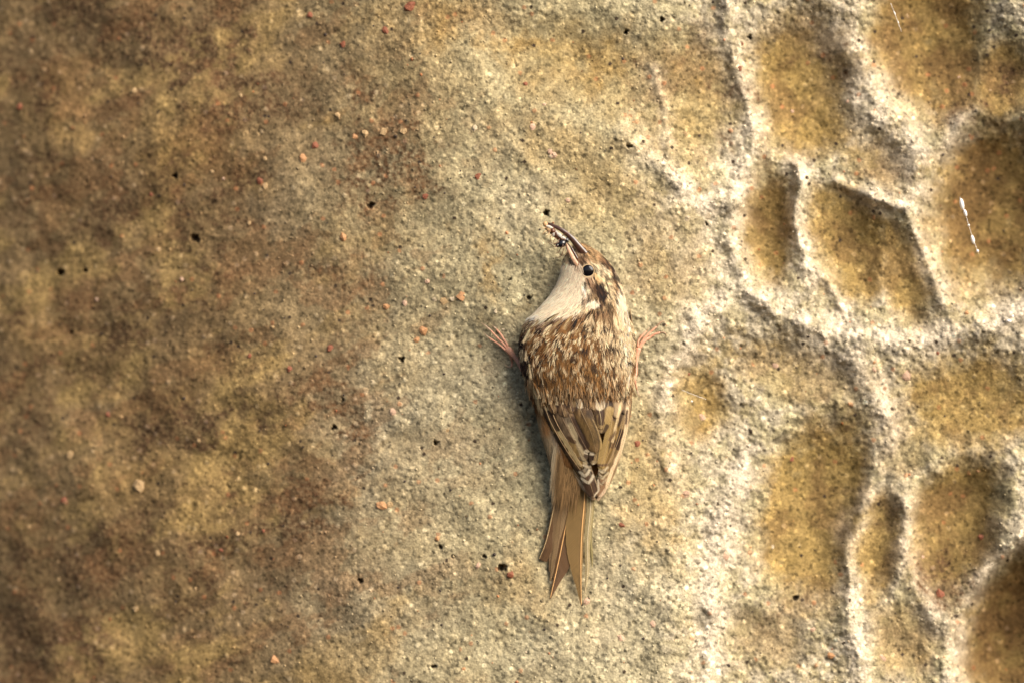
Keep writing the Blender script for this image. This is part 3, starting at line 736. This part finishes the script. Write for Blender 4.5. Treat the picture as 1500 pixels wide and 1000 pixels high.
# primaries, outer edges make the long V down to the wing tip (left wing then right wing)
for i in range(6):
    d = i*4.2
    pts = [(776+d*1.15,548),(789+d*1.1,596),(811+d*.95,650),(838+d*.72,694),(861+d*.40,722),(871+d*.1,732-d*.6)]
    c0 = FB if i%2 == 0 else FD
    blade('primary_feather', pts, rw(2.6,.7,4), rw(6,.7,2.5), solid(c0, FE if i != 3 else YB, .35 if i < 4 else .6, -1, dark=(.12,.5,-1,0.2,FD) if i in (1,2) else None), off=-4+i*.8, shaft=.45)
for i in range(5):
    d = i*4.0
    pts = [(925-d*.9,552),(923-d,600),(912-d,650),(898-d*.85,695),(883-d*.4,722),(875-d*.1,733-d*.6)]
    c0 = FB if i%2 == 0 else FD
    blade('primary_feather', pts, rw(6,.7,2.5), rw(2.6,.7,4), solid(c0, (.62,.48,.30), .35, 1, dark=(.15,.55,-.2,1,FD) if i in (1,2) else None), off=-4+i*.8, shaft=.45)
# the dark closed tips between the two edges
blade('primary_feather', [(846,640),(855,680),(864,706),(871,728)], rw(11,.7,2), rw(10,.7,2), solid((.15,.088,.05),(.50,.40,.27),.86,1), off=2.0, shaft=.4)
blade('primary_feather', [(893,650),(888,685),(882,710),(877,728)], rw(9,.7,2), rw(8,.7,2), solid((.27,.16,.09),(.46,.34,.22),.7,0), off=1.2, shaft=.4)
# secondaries with pale crescent tips stacked above the wing tip
def crescent(c, tip=(.56,.49,.37)):
    def fn(s,t):
        r = s+.10*t*t
        if r > .955: q = np.array(tip)
        elif r > .90: q = np.array(c)*.42
        elif r > .84: q = np.array(tip)*.85
        else: q = np.array(c)
        return q*(1+random.gauss(0,.05))
    return fn
for j,(x1,y1) in enumerate([(862,709),(858,698),(855,690)]):
    blade('secondary_feather', [(812+j*3,590),(826+j*4,640),(x1-9,y1-22),(x1,y1)], rw(8), rw(9), crescent((.36,.25,.12)), off=3.0+j*.9, shaft=.4, shaftcol=(.20,.12,.06))
for j,(x1,y1) in enumerate([(884,709),(882,699),(881,689)]):
    blade('secondary_feather', [(914-j*3,590),(906-j*3,640),(x1+6,y1-22),(x1,y1)], rw(8), rw(7), crescent((.38,.26,.12)), off=3.0+j*.9, shaft=.4, shaftcol=(.20,.12,.06))
# yellow-buff wing bars and dark blotches
def bar(c, spots_):
    c = np.array(c)
    def fn(s,t):
        q = c
        for (a,b,t0,t1,cc) in spots_:
            if a < s < b and t0 < t < t1: q = np.array(cc)
        return q*(1+random.gauss(0,.06))
    return fn
blade('secondary_feather', [(793,580),(806,616),(828,656),(850,688)], rw(5), rw(6), bar((.50,.36,.17),[(.18,.42,0,1,FD),(.55,.62,-.2,1,FD),(.75,.9,-1,0,(.2,.12,.06))]), off=5.4)
blade('secondary_feather', [(802,580),(814,616),(836,654),(853,684)], rw(5), rw(6), bar(YB,[(.2,.45,-1,.2,FD),(.62,.68,-1,1,FD)]), off=6.2)
blade('secondary_feather', [(917,580),(913,620),(899,662),(884,690)], rw(5), rw(5), bar((.52,.38,.20),[(.15,.3,0,1,FD),(.42,.6,-.4,.6,FD)]), off=5.4)
blade('secondary_feather', [(908,578),(904,620),(892,662),(882,686)], rw(6), rw(5), bar(YB,[(.12,.3,-1,.3,(.3,.2,.11)),(.5,.6,-.6,1,(.2,.12,.06))]), off=6.2)
blade('secondary_feather', [(898,578),(896,615),(888,655),(879,684)], rw(7), rw(6), bar((.44,.31,.13),[(.1,.34,-.3,1,(.27,.18,.11)),(.66,.74,-1,.2,FD)]), off=7.0)
# tertials
blade('tertial_feather', [(812,580),(824,612),(841,645),(858,674)], rw(10), rw(9), bar((.34,.25,.16),[(.3,.62,.1,1,(.42,.34,.24)),(.64,.9,-1,.1,(.5,.35,.15)),(.62,.78,.2,1,FD)]), off=7.6, shaft=.5, shaftcol=(.2,.12,.06))
blade('tertial_feather', [(824,582),(836,612),(850,640),(862,662)], rw(8), rw(9), bar((.30,.21,.13),[(.35,.92,.15,1,(.07,.04,.022)),(.3,.8,-1,0,(.44,.37,.27)),(.92,1,-1,1,(.56,.47,.33))]), off=8.4, shaft=.5, shaftcol=(.2,.12,.06))
blade('tertial_feather', [(857,585),(866,620),(873,650),(868,680)], rw(8), rw(7), bar((.40,.30,.15),[(.8,.93,-1,.1,FD),(.93,1,-1,1,(.52,.42,.26)),(0,.7,.45,1,(.14,.09,.05))]), off=8.8, shaft=.4)
blade('tertial_feather', [(892,580),(889,600),(884,618),(880,634)], rw(9), rw(9), bar((.42,.31,.18),[(.4,.9,-.8,.6,(.10,.055,.03)),(0,.5,.2,1,(.32,.24,.15))]), off=9.2, shaft=.4)
blade('tertial_feather', [(872,582),(877,598),(880,614),(880,628)], rw(9), rw(5), bar((.40,.29,.14),[(.2,.9,-1,-.7,(.12,.07,.04))]), off=9.8, shaft=.55, shaftcol=(.55,.43,.24))
blade('tertial_feather', [(841,578),(853,606),(866,634),(873,663)], (12,1.3,.7), (12,1.3,.7),
      bar(OL,[(0,1,.86,1,(.56,.42,.22)),(0,.93,-1,-.9,(.50,.38,.2)),(.86,1,-1,1,(.26,.17,.075))]), off=11.0, shaft=.6, shaftcol=(.20,.13,.06), camber=2.0)
# short greater coverts tucked under the back feathers
for (x0,y0,x1,y1,w0,c0) in [(800,566,812,606,7,(.42,.28,.13)),(815,568,827,610,8,(.36,.24,.14)),(828,570,838,604,8,(.30,.19,.10)),(905,566,902,612,8,(.36,.25,.15)),(917,560,915,606,6,(.56,.42,.24)),(884,572,882,600,8,(.46,.38,.26)),(858,570,857,598,8,(.32,.2,.09)),(868,570,869,600,8,(.46,.35,.2))]:
    blade('covert_feather', [(x0,y0),((x0+x1)/2,(y0+y1)/2),(x1,y1)], rw(w0), rw(w0), solid(c0,(.52,.42,.28),.8,0), off=10.4, shaft=.4, nu=22, nv=10)
# wing leading edge, left: dark alula with a pale bar
blade('alula_feather', [(770,500),(771,535),(778,570),(790,604)], rw(4), rw(5), bar(FD,[(.55,.62,-1,1,FE)]), off=-3, shaft=.4)
blade('primary_covert_feather', [(776,520),(781,560),(793,600),(806,634)], rw(4), rw(5), bar((.10,.055,.03),[(.88,1,-1,1,(.66,.5,.34)),(.35,.42,-1,0,FE)]), off=.5, shaft=.4)

# ---- tail: stiff pointed feathers pressed to the rock
def tr(y, lo=0): return max(rock_h(842,y) + lo, 4)
TB = (.26,.165,.082); TD = (.135,.070,.030); TS = (.74,.42,.17)
tails = [ # pts, wl, wr, colour, edge, depth offset, shaft radius, shaft colour
 ([(868,700),(868,740),(865,780),(867,812),(868,832)], [2,3,3.5,3,2,.4],[2,3,3,2.5,2,.4], (.30,.24,.10), 12,.6,(.40,.34,.16)),
 ([(822,690),(812,740),(801,790),(790,820)], [1.2,1.6,2,1.8,1.4,.5],[9,11,12,13,14,12], TD, 13,.9,(.58,.42,.22)),
 ([(828,690),(820,745),(812,790),(806,838)], [6,7,8,7,5,2],[5,6,8,8,7,2], (.24,.15,.075), 15,.5,(.24,.15,.07)),
 ([(833,690),(824,745),(817,800),(806,852)], [5,6,7,6,5,1],[7,8,8,6,5,1], (.28,.18,.088), 17,.5,(.2,.12,.06)),
 ([(866,700),(865,745),(861,790),(861,835),(857,872)], [4,5,5,4,3,.4],[3,4,4,3.5,2.5,.4], (.46,.36,.19), 16,.7,(.62,.52,.34)),
 ([(846,690),(839,712),(830,765),(818,825),(806,878)], [5,7,7,6,4,3,.6],[10,14,18,21,24,23,19,9,.8], TD, 19,1.25,TS),
 ([(858,690),(856,735),(852,785),(851,835),(852,888)], [12,17,22,24,24,21,15,7,.6],[3,3.5,4,4,3.5,3,1,.4], (.26,.162,.062), 22,1.25,TS),
]
for pts,wl_,wr_,c_,off,sh,shc in tails:
    dep = [ (24*max(0,(1-k/5.))**1.2)+off*.55+max(rock_h(pts[0][0]+(pts[-1][0]-pts[0][0])*k/5., pts[0][1]+(pts[-1][1]-pts[0][1])*k/5.),-2)*1.0+2 for k in range(6)]
    def cf(s,t,c_=np.array(c_)*.86):
        q = c_*(1-.25*(s>.8)*(abs(t)<.4)) ; q = q*(1.12 if t<-.85 or t>.85 else 1)
        return q*(1+random.gauss(0,.03))
    blade('tail_feather', pts, wl_, wr_, cf, depth=dep, off=0, shaft=sh, shaftcol=shc, camber=1.0, nu=44, nv=12)
# upper tail coverts: long loose brown plumes over the tail root
n = 1500; th = rng.uniform(-1.5,.5,n); y = rng.uniform(630,696,n)
strands('tail_covert_plumes', th, y, rng.uniform(16,34,n), rng.uniform(.7,1.2,n), (0,1.5),
        lambda c,m_: np.ones((len(c),3))*np.array([.30,.19,.09])*(1+rng.normal(0,.22,len(c)))[:,None]+np.array([.10,.10,.08])*sstep(822,808,m_[:,0])[:,None], .07)

def tail_plumes(n=900):
    y0 = rng.uniform(650,712,n); u = rng.uniform(0,1,n)
    xl = np.interp(y0,[655,700,740],[812,818,818]); xr = np.interp(y0,[655,700,740],[846,852,842]); x0 = xl+(xr-xl)*u
    L_ = (15+50*rng.random(n)**1.6)*(1-.35*(y0>705)); P = []
    for k in range(5):
        f = k/4; y = y0+L_*f; x = x0-(.10+.06*(1-u))*L_*f+rng.normal(0,.25,n)
        D = np.interp(y,[655,700,735,765,800],[78,58,45,34,24])+4*np.sin(np.pi*u)+1.5*rng.random(n)
        P.append(np.stack([x,y,D],-1))
    P = np.stack(P,1); w_ = rng.uniform(.35,.7,n)[:,None]*np.array([.8,1,.9,.6,.05])
    A = P.copy(); B = P.copy(); A[...,0] -= w_; B[...,0] += w_
    V = np.stack([A,B],2).reshape(n,-1,3)
    f = np.array([(2*k,2*k+1,2*k+3,2*k+2) for k in range(4)]); F = (f[None]+np.arange(n)[:,None,None]*10).reshape(-1,4)
    c = np.array([.22,.13,.055])*rng.choice([.55,.8,1.,1.35],n)[:,None]; g_ = sstep(822,808,x0)[:,None]; c = c*(1-g_)+np.array([.50,.42,.29])*g_
    bpart('tail_covert_plumes', np_mesh('tail_covert_plumes', V.reshape(-1,3), F, np.repeat(c,10,0)), M_BARB, kind='stuff')
tail_plumes()
# ---- face: eye and bill
ed = surf(th_of(np.array(861.),np.array(397.)), np.array(397.))[2]
v,f = sphere((861,397,ed-4.0),9.0,18,26,(1,1,.78)); eye = bpart('eye', np_mesh('eye',v,f), M_EYE)
ring = []
for k in range(41):
    a = k/40*2*math.pi; ring.append((861+9.2*math.cos(a),397+9.2*math.sin(a),ed-1.2-.13*(math.cos(a)*9)*.6))
v,f = tube(ring,.7,7,False); link('eye_ring', np_mesh('eye_ring',v,f), M_RING, eye)
def bill(pts, ra, flat=.75, n=12):
    P = smooth_path(pts,22); s = np.linspace(0,1,22); r = np.interp(s,np.linspace(0,1,len(ra)),ra)
    return tube([tuple(p) for p in P], r, n)
v,f = bill([(858,374,90),(847,361,96),(836,348,97),(822,337,95),(808,330,91),(798,326,88)],[6.0,5.2,4.4,3.6,2.9,2.2,.9])
bpart('upper_bill', np_mesh('upper_bill',v,f), M_HORN)
v,f = bill([(848,392,98),(841,382,103),(836,372,102),(831,362,99),(826,354,96)],[3.6,3.5,3.2,2.8,2.2,1.0])
lb = bpart('lower_bill', np_mesh('lower_bill',v,f), M_HORNP, label='pale pinkish lower half of the open bill')
v,f = bill([(846,380,103),(841,371,103),(836,362,101),(831,356,99)],[1.4,1.3,1.1,.5]); link('bill_edge', np_mesh('bill_edge',v,f), M_HORN, lb)
# gape
v,f = sphere((849,380,88),7,8,10,(1,.8,.8)); bpart('gape', np_mesh('gape',v,f), mat('gape_skin',colour=(.22,.09,.055),rough=.5,noise=1500,tint=.3))
# rictal bristles
br = []
for k in range(16):
    x0 = 838+random.uniform(-6,10); y0 = 376+random.uniform(-8,12); a = random.uniform(-2.6,-1.6); l = random.uniform(8,15)
    br.append(tube([(x0,y0,95),(x0+math.cos(a)*l*.5,y0+math.sin(a)*l*.5,98),(x0+math.cos(a+.2)*l,y0+math.sin(a+.2)*l,99)],[.35,.28,.1],4))
v,f = join(br); bpart('bill_bristles', np_mesh('bill_bristles',v,f), mat('bristle',colour=(.09,.05,.03),rough=.6,noise=1500,tint=.2))

# ---- feet
bird.scale = (1,.5,1)
def foot(tarsus, tr_, toes, claws, label):
    parts = [tube([tuple(p) for p in smooth_path(tarsus,14)], np.interp(np.linspace(0,1,14),np.linspace(0,1,len(tr_)),tr_), 10)]
    # scutes: raised rings down the tarsus
    P = smooth_path(tarsus,14)
    for k in range(2,12):
        r = float(np.interp(k/13,np.linspace(0,1,len(tr_)),tr_)); t = (P[k+1]-P[k-1]); t /= np.linalg.norm(t)
        parts.append(tube([tuple(P[k]-t*.9),tuple(P[k]),tuple(P[k]+t*.9)],[r*.96,r*1.12,r*.96],10))
    v,f = join(parts); leg = bpart('leg', np_mesh('leg',v,f), M_SKIN, label=label)
    for pts,r0 in toes:
        Q = smooth_path(pts,15); rr = [r0*(1+.16*math.cos(k*2.1))*(1-.35*k/14) for k in range(15)]
        v,f = tube([tuple(p) for p in Q], rr, 8); link('toe', np_mesh('toe',v,f), M_SKIN, leg)
    for pts,r0 in claws:
        Q = smooth_path(pts,10); v,f = tube([tuple(p) for p in Q],[r0*(1-.9*k/9) for k in range(10)],7)
        link('claw', np_mesh('claw',v,f), M_CLAW, leg)
def g(x,y,up=2.0): return (x,y,rock_h(x,y)+up)
foot([(775,556,26),(765,541,20),(757,527,15),(749,517,12),(744,511,9)],[3.8,3.2,2.9,3.2,4.8,5.2],
     [([(745,513,9),(742,503,8),(738,497,6),g(733,489),g(727,482,2.5)],1.9),([(744,513,9),(736,502,7),g(728,494,3),g(719,484,2.5)],1.7),([(743,515,8),(734,507,6),g(726,501),g(717,495)],1.6),
      ([(745,513,8),(748,523,6),g(750,531),g(749,537)],1.8)],
     [([g(727,482,2.5),g(724,479,3.5),g(720,476,1)],1.2),([g(719,484,2.5),g(711,477,4),g(704,472,.5)],1.2),([g(717,495),g(712,491,3),g(708,486,.5)],1.1),([g(749,537,2.5),g(744,537,4),g(738,532,.5)],1.3)],
     'left leg stretched out to the rock, mostly in shade')
foot([(922,566,30),(931,549,22),(932,535,17),(934,520,13),(936,510,11)],[3.6,3.6,2.5,2.4,3.2,4.6],
     [([(936,511,11),(941,501,9),(946,494,8),(954,486,5),g(963,478,2.5)],2.0),([(937,511,11),(945,499,8),g(953,494,4),g(961,489,3),g(968,487,2.5)],2.2),([(935,508,11),(936,499,9),(941,492,7),g(948,485,2.5)],1.6),
      ([(931,547,20),(931,555,14),(932,564,9),g(934,571,3)],1.7)],
     [([g(963,478,2.5),g(969,472,4),g(974,470,3),g(975,475,.5)],1.3),([g(968,487,2.5),g(974,487,4),g(977,491,3),g(973,497,.5)],1.3),([g(948,485,2.5),g(951,481,4),g(954,480,.5)],1.0),([g(934,571,3),g(936,578,4),g(940,583,.5)],1.2)],
     'right leg in sun with hooked claws spread on the rock')
# toes' hidden upper joints start inside the body feathers

# ------------------------------------------------------------------ prey held in the bill
def prey(name, label, cat, loc, bodyparts, legs=None, wings=None, m=M_CHIT, lm=M_CHITB):
    e = bpy.data.objects.new(name, None); COL.objects.link(e); e.location = W(*loc); e.empty_display_size = .003
    tag(e, label, cat, 'insects held in the bird\'s bill'); bpy.context.view_layer.update(); inv = e.matrix_world.inverted()
    e.location = W(loc[0],loc[1],loc[2]*.5+4); e.scale = (1.3,1.3,1.3)
    def add(n,vf,mm):
        o = link(n, np_mesh(n,vf[0],vf[1]), mm, e); o.matrix_parent_inverse = inv; return o
    for n,vf,mm in bodyparts: add(n,vf,mm or m)
    for L_ in legs or []: add('leg', tube([tuple(p) for p in smooth_path(L_,9)],[.55-.04*k for k in range(9)],5), lm)
    for wv in wings or []: add('wing', wv, M_WING)
    return e
def leafwing(p0, p1, wdt, d):
    V=[];F=[]; p0=np.array(p0,float);p1=np.array(p1,float); t=p1-p0; n_=np.array([-t[1],t[0],0]); n_/=np.linalg.norm(n_)
    for k in range(7):
        s=k/6; w0=wdt*math.sin(math.pi*(.12+.86*s))**.7; c=p0+t*s
        V+=[tuple(c-n_*w0+np.array([0,0,d*math.sin(k)])),tuple(c+np.array([0,0,.6])),tuple(c+n_*w0*.8)]
    for k in range(6):
        b=k*3; F+=[(b,b+3,b+4,b+1),(b+1,b+4,b+5,b+2)]
    return V,F
prey('black_insect','glossy black rounded insect gripped at the tip of the lower bill','insect',(823,356,95),
     [('abdomen',sphere((823,357,95),5,8,12,(1.1,.85,.9),-.6),None),('head',sphere((818,359,96),2.4,6,8),None),('thorax',sphere((828,353,94),3.4,6,8,(1,.9,.9)),None)],
     [[(820,355,97),(814,357,99),(808,354,99)],[(820,358,97),(815,361,99),(811,358,98),(806,355,98)],[(822,361,97),(820,366,99),(816,368,99)],[(826,360,97),(822,371,99),(816,373,99)],[(828,358,95),(829,366,98),(824,371,98)]],
     [leafwing((826,351,98),(817,345,98),1.8,.4)])
prey('pale_insect','pale cream crumpled insect at the very tip of the bill','insect',(800,331,88),
     [('abdomen',sphere((803,335,88),4.2,8,10,(1.3,.8,.9),.7),M_LARVA),('head',sphere((799,329,88),3.0,7,9),M_LARVA),('thorax',sphere((806,338,88),2.6,6,8),M_CHITB)],
     [[(800,333,90),(796,334,92),(794,330,91)],[(801,336,90),(797,339,92),(795,342,91)],[(804,338,90),(802,342,92),(799,345,91)]],
     [leafwing((800,331,92),(808,334,92),1.6,.3)], lm=M_LARVA)
seg = []
for k in range(7):
    s=k/6; seg.append(sphere((810+s*10-1.5*math.sin(s*3),338+s*11,90+1.5*math.sin(k*1.7)),3.4-.5*abs(s-.5),6,8,(1,1,1)))
prey('brown_insect','brown segmented insect with clear wings clamped along the middle of the bill','insect',(815,344,92),
     [('abdomen',join(seg),M_CHITB),('head',sphere((824,350,93),2.2,6,8),M_CHITB)],
     [[(809,338,94),(804,343,97),(801,343,96)],[(819,348,94),(815,354,98),(811,356,97)],[(822,350,94),(822,357,98),(818,362,97)],[(821,346,96),(827,342,98),(830,346,97)],[(812,342,92),(808,347,95),(809,352,94)],[(816,346,92),(812,351,95),(813,356,94)]],
     [leafwing((811,338,93),(812,346,93),1.7,.4),leafwing((814,340,94),(824,349,94),1.5,.4),leafwing((818,345,95),(829,351,94),1.3,.3)])

# ------------------------------------------------------------------ spider silk beads
def silk(name, beads, label, fine=None):
    e = bpy.data.objects.new(name, None); COL.objects.link(e); e.location = W(beads[0][0],beads[0][1],beads[0][3]); e.empty_display_size=.003
    tag(e, label, 'mineral fleck' if name == 'mineral_fleck' else 'cobweb'); bpy.context.view_layer.update(); inv = e.matrix_world.inverted()
    if fine:
        v,f = tube([tuple(p) for p in smooth_path(fine,12)],.28,5); o = link('thread',np_mesh('thread',v,f),M_SILK,e); o.matrix_parent_inverse = inv
    for (x,y,r,d,st,rot) in beads:
        v,f = sphere((x,y,d),r,8,10,(1,st,1),rot); o = link('grain' if name == 'mineral_fleck' else 'bead',np_mesh('bead',v,f),M_SILK,e); o.matrix_parent_inverse = inv
silk('spider_thread', [(1413,298,3.4,-8,2.6,-.2),(1418,311,2.5,-8,2.3,-.3),(1423,329,1.8,-8,1,0),(1429,350,2.9,-8,2.4,-.25),(1436,367,2.2,-8,1.1,0)],
     'broken white silk thread with bright beads across the largest hollow', [(1410,288,-8),(1418,312,-8),(1428,345,-8),(1438,372,-8)])
silk('spider_thread', [(1314,17,1.2,-8,3,-.4),(1319,30,.9,-8,3,-.4)], 'faint short silk thread glinting in the hollow at the top edge', [(1308,2,-8),(1315,20,-8),(1324,44,-8)])
silk('spider_thread', [(1015,588,1.6,-14,1,0)], 'hair-thin silk thread with one bead beside the small hollow right of the bird', [(1000,571,-12),(1015,577,-12),(1036,585,-14)])
silk('mineral_fleck', [(1483,470,4.5,rock_h(1483,470)+7,.7,.2),(1489,463,2.4,rock_h(1489,463)+6,1,0)], 'bright white fleck sitting on the rib below the largest hollow')
print('objects', len(bpy.data.objects), 'back feathers', nf, 'polys', sum(len(o.data.polygons) for o in bpy.data.objects if o.type=='MESH'))
